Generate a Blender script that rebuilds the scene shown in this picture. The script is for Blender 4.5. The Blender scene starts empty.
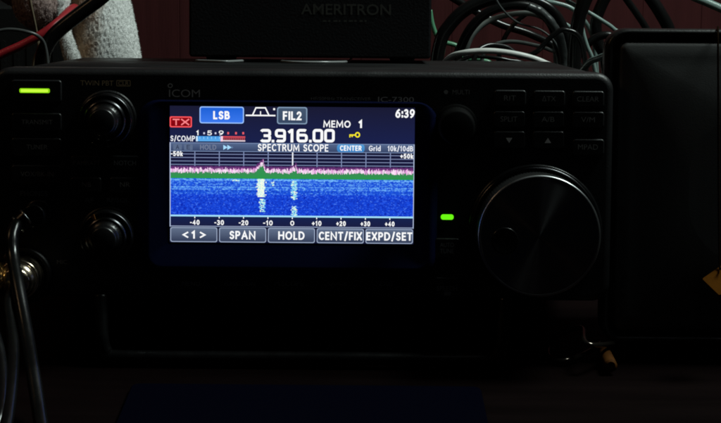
import bpy, bmesh, math, random
from mathutils import Vector, Matrix, noise
R = math.radians
random.seed(7)
sc = bpy.context.scene
col = sc.collection

# ------------------------------------------------------------------ camera, world, lamps, exposure
W0, H0 = 721.0, 423.0            # size of the photograph the measurements were taken in
F = 2056.0                       # focal length in those pixels
D = 0.80                         # camera to front panel (m)
TILT = R(5.5)                    # camera above the panel's normal
LEAN = R(5.0)                    # the set leans back on its front stand
ROLL = R(0.5)
ROOT_POS = Vector((0, 0, 0.026))
M_ROOT = Matrix.Translation(ROOT_POS) @ Matrix.Rotation(-LEAN, 4, 'X')
O_L = Vector((0.0228, 0, 0.0346))
C_L = O_L + D * Vector((0, -math.cos(TILT), math.sin(TILT)))
f_L = (O_L - C_L).normalized()
r0 = Vector((1, 0, 0)); u0 = r0.cross(f_L)
r_L = r0 * math.cos(ROLL) + u0 * math.sin(ROLL)
u_L = u0 * math.cos(ROLL) - r0 * math.sin(ROLL)

cam = bpy.data.cameras.new('camera'); cam_o = bpy.data.objects.new('camera', cam); col.objects.link(cam_o)
cam.sensor_fit = 'HORIZONTAL'; cam.sensor_width = 36.0; cam.lens = 36.0 * F / W0
cam.clip_start = 0.01; cam.clip_end = 20
m = Matrix((r_L, u_L, -f_L)).transposed().to_4x4(); m.translation = C_L
cam_o.matrix_world = M_ROOT @ m
sc.camera = cam_o

wd = bpy.data.worlds.new('World'); sc.world = wd; wd.use_nodes = True
bg = wd.node_tree.nodes['Background']
bg.inputs['Color'].default_value = (0.75, 0.85, 1.0, 1); bg.inputs['Strength'].default_value = 0.0018

def area(name, loc, target, power, size, color):
    l = bpy.data.lights.new(name, 'AREA'); l.energy = power; l.color = color; l.shape = 'DISK'; l.size = size
    o = bpy.data.objects.new(name, l); col.objects.link(o); o.location = loc
    o.rotation_euler = (Vector(target) - Vector(loc)).to_track_quat('-Z', 'Y').to_euler()
    return o
area('room_lamp', (0.56, 0.13, 0.92), (0.0, 0.30, 0.1), 8.6, 0.34, (0.86, 1.0, 0.94))
area('front_fill_lamp', (0.30, -0.40, 1.05), (0.05, 0.0, 0.08), 0.06, 0.05, (0.88, 0.95, 1.0))  # unseen lamp added in front for the dial streak and dim lettering
area('warm_lamp', (-0.60, -0.03, 0.62), (-0.05, 0.0, 0.08), 0.17, 0.14, (1.0, 0.62, 0.32))

vs = sc.view_settings
vs.view_transform = 'Standard'; vs.look = 'None'; vs.exposure = 0; vs.gamma = 1
sc.cycles.use_denoising = True
sc.cycles.filter_width = 1.9
sc.cycles.max_bounces = 6

# ------------------------------------------------------------------ projections
def ray(px, py):
    return f_L + r_L * ((px - W0 / 2) / F) + u_L * ((H0 / 2 - py) / F)
def P(px, py, y=0.0):            # point of the set (its own coordinates) at depth y behind its front panel
    d = ray(px, py); t = (y - C_L.y) / d.y
    return C_L + d * t
C_W = M_ROOT @ C_L
M3 = M_ROOT.to_3x3()
def A(px, py, Y):                # world point on the vertical plane at Y
    d = M3 @ ray(px, py); return C_W + d * ((Y - C_W.y) / d.y)
def G(px, py, z=0.0):            # world point at height z
    d = M3 @ ray(px, py); return C_W + d * ((z - C_W.z) / d.z)
INV = M_ROOT.inverted()

# ------------------------------------------------------------------ materials
def s2l(c):
    c /= 255.0
    return c / 12.92 if c <= 0.04045 else ((c + 0.055) / 1.055) ** 2.4
def S(r, g, b): return (s2l(r), s2l(g), s2l(b), 1.0)

def mat(name, color, rough=0.5, metal=0.0, spec=0.5, bump=0.0, bscale=600.0, vary=0.0, vscale=60.0, coat=0.0, rvary=0.0, stretch=None):
    m = bpy.data.materials.new(name); m.use_nodes = True
    nt = m.node_tree; b = nt.nodes['Principled BSDF']
    b.inputs['Base Color'].default_value = (*color[:3], 1); b.inputs['Roughness'].default_value = rough
    b.inputs['Metallic'].default_value = metal; b.inputs['Specular IOR Level'].default_value = spec
    b.inputs['Coat Weight'].default_value = coat
    tc = nt.nodes.new('ShaderNodeTexCoord')
    src = tc.outputs['Object']
    if stretch:
        mp = nt.nodes.new('ShaderNodeMapping'); mp.inputs['Scale'].default_value = stretch
        nt.links.new(src, mp.inputs['Vector']); src = mp.outputs['Vector']
    if vary or rvary:
        n = nt.nodes.new('ShaderNodeTexNoise'); n.inputs['Scale'].default_value = vscale; n.inputs['Detail'].default_value = 6
        nt.links.new(src, n.inputs['Vector'])
        if vary:
            mx = nt.nodes.new('ShaderNodeMix'); mx.data_type = 'RGBA'
            mx.inputs[6].default_value = (*[c * (1 - vary) for c in color[:3]], 1)
            mx.inputs[7].default_value = (*[c * (1 + vary) for c in color[:3]], 1)
            nt.links.new(n.outputs['Fac'], mx.inputs[0]); nt.links.new(mx.outputs[2], b.inputs['Base Color'])
        if rvary:
            mr = nt.nodes.new('ShaderNodeMapRange'); mr.inputs['From Min'].default_value = .3; mr.inputs['From Max'].default_value = .7
            mr.inputs['To Min'].default_value = max(.03, rough - rvary); mr.inputs['To Max'].default_value = rough + rvary
            nt.links.new(n.outputs['Fac'], mr.inputs[0]); nt.links.new(mr.outputs[0], b.inputs['Roughness'])
    if bump:
        n2 = nt.nodes.new('ShaderNodeTexNoise'); n2.inputs['Scale'].default_value = bscale; n2.inputs['Detail'].default_value = 3
        nt.links.new(src, n2.inputs['Vector'])
        bp = nt.nodes.new('ShaderNodeBump'); bp.inputs['Strength'].default_value = bump; bp.inputs['Distance'].default_value = 0.0004
        nt.links.new(n2.outputs['Fac'], bp.inputs['Height']); nt.links.new(bp.outputs['Normal'], b.inputs['Normal'])
    return m

def emit(name, color, strength=1.0):
    m = bpy.data.materials.new(name); m.use_nodes = True; nt = m.node_tree
    for n in list(nt.nodes): nt.nodes.remove(n)
    o = nt.nodes.new('ShaderNodeOutputMaterial'); e = nt.nodes.new('ShaderNodeEmission')
    e.inputs['Strength'].default_value = strength
    if color is None:
        a = nt.nodes.new('ShaderNodeVertexColor'); a.layer_name = 'Col'; nt.links.new(a.outputs['Color'], e.inputs['Color'])
    else: e.inputs['Color'].default_value = color
    nt.links.new(e.outputs[0], o.inputs[0]); return m

MT = dict(
    panel=mat('black_panel_plastic', (.010, .010, .011), .42, bump=.25, bscale=1600, rvary=.08, vscale=40),
    cover=mat('black_painted_steel', (.008, .008, .0085), .45, spec=.35, bump=.3, bscale=1200, rvary=.1, vscale=25, vary=.3),
    bezel=mat('glow_navy_screen_surround', (.005, .008, .040), .75, spec=.02, bump=.1, bscale=1500),  # navy puts the screen's blue spill into the black surround's colour
    button=mat('black_button_plastic', (.011, .011, .012), .38, bump=.15, bscale=1500),
    dimrim=mat('dark_turned_rim', (.075, .075, .08), .26, metal=1.0, rvary=.05, vscale=90),
    rubber=mat('black_rubber', (.006, .006, .006), .65, spec=.2, bump=.3, bscale=900),
    knob=mat('black_knob_plastic', (.006, .006, .0065), .30, rvary=.06, vscale=120),
    gloss=mat('dark_polished_rim', (.46, .47, .48), .33, metal=1.0, rvary=.05, vscale=90),
    paint=mat('grey_lettering', (.30, .30, .30), .5, vary=.2, vscale=400),
    tanpaint=mat('tan_lettering', (.60, .46, .27), .5, vary=.2, vscale=400),
    steel=mat('bright_nickel', (.72, .60, .46), .20, metal=1.0, rvary=.08, vscale=200, bump=.2, bscale=700),
    brass=mat('worn_brass', (.62, .36, .12), .26, metal=1.0, rvary=.1, vscale=200, bump=.2, bscale=700),
    cableblk=mat('black_cable_jacket', (.006, .006, .006), .24, spec=.4, bump=.1, bscale=500, rvary=.08, vscale=60),
    orange=mat('orange_plastic_and_warm_glint', (.10, .036, .007), .75, spec=.08, vary=.2, vscale=150, bump=.2),
)
SCR = emit('lit_display', None)
LED1B = emit('lit_power_lamp_core', S(196, 255, 62), 1.1)
LED1 = emit('lit_power_lamp_edge', S(140, 214, 16), 1.0)
LED2 = emit('lit_transmit_lamp', S(104, 240, 20), 1.1)

def anis(name):
    m = mat(name, (.30, .30, .31), .24, metal=0.0, spec=.9)
    nt = m.node_tree; b = nt.nodes['Principled BSDF']
    b.inputs['Metallic'].default_value = 1.0; b.inputs['Anisotropic'].default_value = .97; b.inputs['Anisotropic Rotation'].default_value = .25
    t = nt.nodes.new('ShaderNodeTangent'); t.direction_type = 'RADIAL'; t.axis = 'Y'
    nt.links.new(t.outputs[0], b.inputs['Tangent']); return m
MT['turned'] = anis('turned_dial_face')

# ------------------------------------------------------------------ mesh helpers
class MB:
    def __init__(s): s.bm = bmesh.new(); s.mats = []; s.col = None
    def mi(s, m):
        if m not in s.mats: s.mats.append(m)
        return s.mats.index(m)
    def face(s, pts, m=None, smooth=False):
        try: f = s.bm.faces.new([s.bm.verts.new(p) for p in pts])
        except ValueError: return
        f.material_index = s.mi(m) if m else 0; f.smooth = smooth; return f
    def loft(s, rings, m, cap0=True, cap1=True, closed=True, smooth=True):
        k = s.mi(m); vr = [[s.bm.verts.new(p) for p in r] for r in rings]
        n = len(vr[0])
        for a, b in zip(vr, vr[1:]):
            for i in range(n if closed else n - 1):
                j = (i + 1) % n
                f = s.bm.faces.new((a[i], a[j], b[j], b[i])); f.material_index = k; f.smooth = smooth
        for c, r in ((cap0, vr[0]), (cap1, vr[-1])):
            if c:
                f = s.bm.faces.new(r); f.material_index = k
        return vr
    def lathe(s, prof, c, m, seg=72, knurl=None, cap0=False, cap1=True):   # prof: (radius, y); axis along y
        rings = []
        for q, (r, y) in enumerate(prof):
            ring = []
            for i in range(seg):
                a = 2 * math.pi * i / seg
                rr = r
                if knurl and knurl[0] <= q <= knurl[1]: rr = r - (knurl[2] if i % 2 else 0)
                ring.append((c[0] + rr * math.cos(a), y, c[1] + rr * math.sin(a)))
            rings.append(ring)
        s.loft(rings, m, cap0, cap1)
    def tube(s, pts, r, m, seg=14, sub=8, cap=True, wob=0.0):
        pts = [Vector(p) for p in pts]; path = []
        ext = [pts[0] * 2 - pts[1]] + pts + [pts[-1] * 2 - pts[-2]]
        for i in range(len(pts) - 1):
            p0, p1, p2, p3 = ext[i:i + 4]
            for k in range(sub):
                t = k / sub
                path.append(.5 * ((2 * p1) + (p2 - p0) * t + (2 * p0 - 5 * p1 + 4 * p2 - p3) * t * t + (3 * p1 - p0 - 3 * p2 + p3) * t ** 3))
        path.append(pts[-1])
        rings = []; nrm = None
        for i, p in enumerate(path):
            d = (path[min(i + 1, len(path) - 1)] - path[max(i - 1, 0)]).normalized()
            if nrm is None:
                nrm = d.orthogonal().normalized()
            nrm = (nrm - d * nrm.dot(d)).normalized(); b = d.cross(nrm)
            rr = r(i / (len(path) - 1)) if callable(r) else r
            if wob: rr *= 1 + wob * noise.noise(p * 300)
            rings.append([p + nrm * rr * math.cos(2 * math.pi * k / seg) + b * rr * math.sin(2 * math.pi * k / seg) for k in range(seg)])
        s.loft(rings, m, cap, cap)
    def build(s, name, parent=None):
        bmesh.ops.recalc_face_normals(s.bm, faces=s.bm.faces[:])
        me = bpy.data.meshes.new(name); s.bm.to_mesh(me); s.bm.free()
        for m in s.mats: me.materials.append(m)
        o = bpy.data.objects.new(name, me); col.objects.link(o)
        if parent: o.parent = parent
        return o

def rrect(x0, z0, x1, z1, r, y, n=6, ins=0.0):
    x0 += ins; z0 += ins; x1 -= ins; z1 -= ins; r = max(r - ins, 1e-5)
    out = []
    for cx, cz, a0 in ((x1 - r, z1 - r, 0), (x0 + r, z1 - r, 90), (x0 + r, z0 + r, 180), (x1 - r, z0 + r, 270)):
        for i in range(n + 1):
            a = R(a0 + 90 * i / n); out.append(Vector((cx + r * math.cos(a), y, cz + r * math.sin(a))))
    return out
def slab(mb, x0, z0, x1, z1, r, yb, yf, ch, m, n=6):     # rounded block from yb (back) to yf (front, smaller y) with softened front edge
    rings = [rrect(x0, z0, x1, z1, r, yb, n), rrect(x0, z0, x1, z1, r, yf + ch, n),
             rrect(x0, z0, x1, z1, r, yf + ch * .3, n, ch * .3), rrect(x0, z0, x1, z1, r, yf, n, ch)]
    mb.loft(rings, m)

_tcache = {}
def glyphs(s, off):
    key = (s, off)
    if key not in _tcache:
        cu = bpy.data.curves.new('t', 'FONT'); cu.body = s; cu.offset = off; cu.resolution_u = 4
        o = bpy.data.objects.new('t', cu); col.objects.link(o)
        dg = bpy.context.evaluated_depsgraph_get()
        me = bpy.data.meshes.new_from_object(o.evaluated_get(dg))
        vs_ = [v.co.copy() for v in me.vertices]; fs = [tuple(p.vertices) for p in me.polygons]
        bpy.data.objects.remove(o); bpy.data.curves.remove(cu); bpy.data.meshes.remove(me)
        x0 = min(v.x for v in vs_); x1 = max(v.x for v in vs_); y0 = min(v.y for v in vs_); y1 = max(v.y for v in vs_)
        _tcache[key] = ([((v.x - x0) / (x1 - x0), (v.y - y0) / (y1 - y0)) for v in vs_], fs, (x1 - x0) / (y1 - y0))
    return _tcache[key]
def text(mb, s, p0, p1, y, m, off=0.0, shear=0.0):     # text fitted between two corners (x, z) of the set's own coordinates
    vs_, fs, _ = glyphs(s, off)
    k = mb.mi(m); x0, z0, x1, z1 = p0[0], min(p0[1], p1[1]), p1[0], max(p0[1], p1[1])
    bv = [mb.bm.verts.new((x0 + (x1 - x0) * (u + shear * v), y, z0 + (z1 - z0) * v)) for u, v in vs_]
    out = []
    for f in fs:
        try: q = mb.bm.faces.new([bv[i] for i in f]); q.material_index = k; out.append(q)
        except ValueError: pass
    return out
def ptext(mb, s, x0, y0, x1, y1, dep, m, off=0.0):     # the same from the photo's own pixel box on the panel
    a = P(x0, y1, dep); b = P(x1, y0, dep); cx = P((x0 + x1) / 2, (y0 + y1) / 2, dep)
    w, h = (b.x - a.x) / 2, (P((x0 + x1) / 2, y0, dep).z - P((x0 + x1) / 2, y1, dep).z) / 2
    return text(mb, s, (cx.x - w, cx.z - h), (cx.x + w, cx.z + h), dep, m, off)

def tag(o, label=None, cat=None, group=None, kind=None):
    if label: o['label'] = label
    if cat: o['category'] = cat
    if group: o['group'] = group
    if kind: o['kind'] = kind
    return o
def empty(name, matrix):
    o = bpy.data.objects.new(name, None); o.empty_display_size = .02; col.objects.link(o); o.matrix_world = matrix; return o

# ------------------------------------------------------------------ the setting: desk and wall
DESKM = mat('dark_varnished_wood', (.0034, .0014, .0014), .6, spec=.03, vary=.6, vscale=9, rvary=.08, bump=.25, bscale=60, stretch=(1, 9, 9))
mb = MB()
mb.loft([[(-1.2, -.6, -.03), (1.2, -.6, -.03), (1.2, .618, -.03), (-1.2, .618, -.03)], [(-1.2, -.6, 0), (1.2, -.6, 0), (1.2, .618, 0), (-1.2, .618, 0)]], DESKM, smooth=False)
tag(mb.build('desk'), kind='structure')

WALLM = mat('red_brown_panelling', (.054, .0118, .0125), .7, spec=.15, vary=.4, vscale=14, bump=.3, bscale=120, stretch=(9, 1, .6))
mb = MB(); x = -1.2; prof = []
while x < 1.2:
    w = random.choice((.028, .034, .040))
    prof += [(x + .0004, .62), (x + w - .0004, .62), (x + w - .0001, .6203), (x + w + .0001, .6203)]
    x += w
mb.loft([[(px, py, -.03) for px, py in prof], [(px, py, 1.3) for px, py in prof]], WALLM, False, False, closed=False, smooth=False)
tag(mb.build('wall'), kind='structure')

# pad added in front; its navy stands in for the blue screen glow
PADM = mat('screen_glow_navy_pad', (.0008, .0010, .0046), .9, spec=.01, bump=.5, bscale=1800)
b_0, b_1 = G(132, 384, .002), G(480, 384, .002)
pad = empty('added_glow_pad', Matrix.Translation(((b_0.x + b_1.x) / 2, -.16, 0))); tag(pad, 'added navy cloth pad standing in for the blue screen glow on the desk', 'added pad')
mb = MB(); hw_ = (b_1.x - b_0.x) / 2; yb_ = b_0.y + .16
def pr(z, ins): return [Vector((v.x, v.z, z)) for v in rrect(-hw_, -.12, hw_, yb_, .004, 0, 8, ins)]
mb.loft([pr(.0003, 0), pr(.0018, 0), pr(.0024, .0006)], PADM); mb.build('added_glow_cloth', pad)

# ------------------------------------------------------------------ the transceiver
rig = empty('transceiver', M_ROOT)
tag(rig, 'black radio transceiver with a lit spectrum display and a large tuning dial', 'radio')
XL, XR = -.1205, .1205
ZT = P(302, 70, 0).z
# chassis with its top cover
mb = MB()
def sec(y, ins=0.0): return rrect(XL + .0015, .0015, XR - .0015, ZT - .0012, .003, y, 4, ins)
mb.loft([sec(.016), sec(.236), sec(.238, .002)], MT['cover'])
ch = mb.build('chassis', rig)
# front panel
mb = MB()
N = 10
mb.loft([rrect(XL, 0, XR, ZT, .007, .018, N), rrect(XL, 0, XR, ZT, .007, .0030, N), rrect(XL, 0, XR, ZT, .007, .0012, N, .0005),
         rrect(XL, 0, XR, ZT, .007, .0003, N, .0014), rrect(XL, 0, XR, ZT, .007, 0, N, .0026)], MT['panel'])
front = mb.build('front_panel', rig)
# lettering printed on the panel
y = -.00015
L = MT['paint']
def lab(s, x, yy, w, h=5.0, m=L, off=.0, name='lettering'):
    b = MB(); ptext(b, s, x - w / 2, yy - h / 2, x + w / 2, yy + h / 2, y, m, off); b.build(name, rig)
LOGO = mat('grey_logo_paint', (.55, .55, .57), .5)
lab('ICOM', 184.5, 93.3, 31, 7.6, LOGO, .0, 'maker_logo')
mb = MB()
for c, r_, a0, a1 in (((170.2, 85.6), 2.6, 0, 360),):
    pts = [P(c[0] + r_ * math.cos(R(a)), c[1] + r_ * .9 * math.sin(R(a)), y) for a in range(a0, a1, 20)]
    inn = [P(c[0] + r_ * .6 * math.cos(R(a)), c[1] + r_ * .54 * math.sin(R(a)), y) for a in range(a0, a1, 20)]
    mb.loft([pts, inn], LOGO, False, False)
mb.build('maker_logo_ring', rig)
lab('IC-7300', 396, 99.5, 36, 5.2, LOGO, .005, 'model_lettering')
lab('HF/50MHz TRANSCEIVER', 341, 98.6, 60, 3.0)
lab('TWIN PBT', 97, 83.0, 33, 5.0, MT['tanpaint'])
lab('CLR', 123.5, 83.2, 10.5, 4.0, MT['tanpaint'], .01)
a_, c_ = P(116.4, 86.2, y), P(130.6, 80.2, y); mb = MB()
mb.loft([rrect(a_.x, a_.z, c_.x, c_.z, .0004, y, 4), rrect(a_.x, a_.z, c_.x, c_.z, .0004, y, 4, .00028)], MT['tanpaint'], False, False, smooth=False)
mb.build('lettering_box', rig)
lab('AF', 89, 200, 9); lab('RF/SQL', 118, 200.4, 22)
lab('MULTI', 461, 92, 17, 4.6)
pts = [P(446 + 2.2 * math.cos(R(a)), 92 + 2.2 * math.sin(R(a)), y) for a in range(0, 360, 30)]
mb = MB(); mb.face(pts, L); mb.build('push_dot', rig)
lab('PHONES', 34, 193.5, 27, 5)
lab('MIC', 62, 262, 10, 4)

# --- buttons
def button(x0, y0, x1, y1, s=None, tw=None, th=4.6, icon=None, m=L, off=.0, lines=None, name='button', dep=-.0016, r=.0012):
    b = MB(); a = P(x0, y1); c = P(x1, y0)
    slab(b, a.x, a.z, c.x, c.z, r, .0006, dep, .0005, MT['button'])
    cx, cy = (x0 + x1) / 2, (y0 + y1) / 2; yt = dep - .00015
    for q, (t, w) in enumerate(lines or ([(s, tw)] if s else [])):
        yy = cy + (q - (len(lines or [0]) - 1) / 2) * 6.2
        ptext(b, t, cx - w / 2, yy - th / 2, cx + w / 2, yy + th / 2, yt, m, off)
    if icon: b.face([P(px, py, yt) for px, py in icon], m)
    return b.build(name, rig)
for cy, t, w in ((122, 'TRANSMIT', 31), (147, 'TUNER', 21), (174, 'VOX/BK-IN', 33)): button(12, cy - 9, 62, cy + 9, t, w)
pb = button(12, 80, 62, 102, name='power_button')
b = MB(); a = P(20.2, 92.6); c = P(50.4, 88.3)
slab(b, a.x, a.z, c.x, c.z, .0006, -.0010, -.0021, .0003, LED1)
slab(b, a.x + .0006, a.z + .00035, c.x - .0006, c.z - .00035, .0003, -.0015, -.0022, .0001, LED1B); b.build('power_lamp', pb)
for x0, x1, yy, t, w in ((71, 102, 163, 'P.AMP/ATT', 27), (110, 140, 163, 'NOTCH', 22), (71, 102, 184.5, 'NB', 9), (110, 140, 184.5, 'NR', 10)):
    button(x0, yy - 7.5, x1, yy + 7.5, t, w)
for x, yy, t, w in ((510, 98, 'RIT', 12), (549, 98.5, '\u2206TX', 14), (588, 99, 'CLEAR', 22), (509, 119, 'SPLIT', 17), (548, 119.3, 'A/B', 13), (588, 119.6, 'V/M', 14), (588, 147, 'MPAD', 20)):
    button(x - 16, yy - 8, x + 16, yy + 8, t, w, 5.2)
TRI = mat('pale_arrow_print', (.75, .75, .75), .5)
button(493, 131, 525, 148, icon=[(505.8, 137.8), (512.4, 137.8), (509.1, 143)], m=TRI)
button(532, 131, 564, 148, icon=[(544.6, 143), (551.2, 143), (547.9, 137.8)], m=TRI)
for x0, x1, t, w in ((172, 210, 'MENU', 18), (221, 258.5, 'FUNCTION', 31), (270, 308, 'M.SCOPE', 29), (319, 356.5, 'QUICK', 19), (368, 406, 'EXIT', 14)):
    button(x0, 275, x1, 292, t, w, 4.8)
button(434, 238, 460, 258, lines=[('AUTO', 14), ('TUNE', 14)], th=4.4)
b_ = button(434, 277, 460, 300, lines=[('SPEECH', 20), ('', 0)][:1], th=4.4)
b = MB()
a, c = P(444, 295.6, -.0019), P(451, 291.8, -.0019); b.face([(a.x, -.0018, a.z), (c.x, -.0018, a.z), (c.x, -.0018, c.z), (a.x, -.0018, c.z)], L)
b.build('lock_icon', b_)
# transmit indicator
b = MB(); a = P(440.8, 219.6); c = P(453.6, 214.4)
slab(b, a.x, a.z, c.x, c.z, .0009, .0004, -.0006, .0003, LED2); b.build('indicator_lamp', rig)

# --- twin knobs
def knob(px, py, mark=None):
    c = P(px, py, -.008); c2 = (c.x, c.z)
    b = MB()
    b.lathe([(.0115, .0004), (.0113, -.0006), (.0106, -.0010)], c2, MT['panel'])
    b.lathe([(.0103, -.0004), (.0103, -.0070), (.0101, -.0078), (.0095, -.0084), (.0078, -.0086)], c2, MT['knob'], 96, (1, 1, .00025))
    k = b.build('knob', rig)
    b = MB()
    b.lathe([(.0102, -.0074), (.0103, -.0079), (.0099, -.0085), (.0094, -.0087), (.0090, -.0085)], c2, MT['dimrim'], 96, cap1=False)
    b.build('knob_rim', k)
    b = MB()
    b.lathe([(.0080, -.0084), (.0079, -.0095), (.0070, -.0102), (.0056, -.0105), (.0052, -.0160), (.0050, -.0172), (.0044, -.0178), (.0001, -.0179)], c2, MT['knob'], 60, (3, 4, .0002))
    b.build('knob_cap', k)
    b = MB()
    b.lathe([(.0081, -.0090), (.0080, -.0098), (.0073, -.0103)], c2, MT['dimrim'], 96, cap1=False)
    b.build('knob_collar', k)
    if mark:
        b = MB(); d = Vector(mark).normalized(); n = Vector((-d.y, d.x))
        def q(r_, w, yy): return (c.x + d.x * r_ + n.x * w, yy, c.z + d.y * r_ + n.y * w)
        b.loft([[q(.0101, .0009, -.0088), q(.0101, -.0009, -.0088), q(.0076, -.0004, -.0089), q(.0076, .0004, -.0089)],
                [q(.0101, .0007, -.0093), q(.0101, -.0007, -.0093), q(.0078, -.0003, -.0095), q(.0078, .0003, -.0095)]], MT['orange'], smooth=False)  # orange stands in for warm light caught by the pointer notch
        b.build('pointer_mark', k)
knob(105, 120.5)
knob(106, 237.5, (-.48, .8))
# multi knob
c = P(457, 127, -.01); b = MB(); c2 = (c.x, c.z)
b.lathe([(.0085, .0004), (.0083, -.0008), (.0076, -.0010), (.0072, -.0012), (.0070, -.0120), (.0066, -.0132), (.0058, -.0137), (.0001, -.0136)], c2, mat('matt_black_dial', (.0035, .0035, .0035), .7, spec=.06), 80, (3, 4, .00022))
b.build('knob', rig)

# --- the tuning dial
yF = -.0215
c = P(539.6, 236.5, yF); c2 = (c.x, c.z)
b = MB()
b.lathe([(.0262, .0004), (.0261, -.0012), (.0256, -.0019), (.0250, -.0021), (.0244, -.0018)], c2, MT['knob'], 128)
sk = b.build('dial_skirt', rig)
b = MB()
b.lathe([(.0246, -.0021), (.0251, -.0024), (.0250, -.0028), (.0244, -.0030)], c2, MT['dimrim'], 128, cap1=False); b.build('skirt_edge', sk)
b = MB()
b.lathe([(.0233, -.0022), (.0233, -.0190), (.0232, -.0198)], c2, MT['rubber'], 240, (0, 1, .0003), cap1=False)
b.lathe([(.0232, -.0198), (.0228, -.0204), (.0221, -.0206)], c2, MT['knob'], 160)
dial = b.build('tuning_dial', rig)
b = MB()
b.lathe([(.0232, -.0200), (.0233, -.0203), (.0232, -.0207), (.0229, -.0210), (.0225, -.0211), (.0222, -.0210)], c2, MT['gloss'], 160, cap1=False)
b.build('dial_rim', dial)
b = MB()
prof = [(.0223, -.0208)]
for i in range(30):
    r_ = .0221 * (1 - i / 30); prof += [(r_, -.02095), (r_ - .0003, -.0210)]
prof.append((.0002, -.0210))
b.lathe(prof, c2, MT['turned'], 128); b.build('dial_face', dial)
p = P(505, 241, yF); b = MB(); d2 = (p.x, p.z)
b.lathe([(.0052, -.02095), (.0051, -.0214), (.0048, -.0216), (.0044, -.0215), (.0032, -.02125), (.0015, -.02115), (.0001, -.0211)], d2, MT['knob'], 48)
b.build('finger_dimple', dial)

# --- screen surround: a raised rim with sides sloping down to the glass
S0, S1 = P(170.2, 242.4), P(414.2, 106.2)
SX0, SX1 = P(170.0, 174).x, P(414.2, 175).x
SZ0, SZ1 = P(292, 242.9).z, P(292, 106.6).z
ox0, ox1, oz0, oz1 = P(149, 180).x, P(430, 180).x, P(292, 267).z, P(292, 102.4).z
def rim(x0, z0, x1, z1, r, yt, yb, n=6):
    out = rrect(x0, z0, x1, z1, r, 0, n)
    for v in out:
        t = max(0, min(1, (v.z - SZ0) / (SZ1 - SZ0))); v.y = yb + (yt - yb) * t ** 1.5
    return out
b = MB()
mmx = .0006
b.loft([rim(ox0 - .0075, oz0 - .0055, ox1 + .0036, oz1 + .0010, .011, .0004, .0004),
        rim(ox0 - .0050, oz0 - .0045, ox1 + .0032, oz1 + .0008, .009, .0004, .0004),
        rim(ox0 - .0045, oz0 - .0040, ox1 + .0028, oz1 + .0006, .0085, -.0002, -.0006),
        rim(ox0 - .0014, oz0 - .0014, ox1 + .0014, oz1 + .0002, .006, -.0009, -.0041),
        rim(ox0, oz0, ox1, oz1, .005, -.0010, -.0046),
        rim(ox0 + .0008, oz0 + .0008, ox1 - .0008, oz1 - .0002, .0045, -.0010, -.0045),
        rim(SX0 - .0003, SZ0 - .0003, SX1 + .0003, SZ1 + .0003, .0004, -.0004, -.0004)], MT['bezel'], False, False)
b.build('screen_surround', rig)

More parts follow.
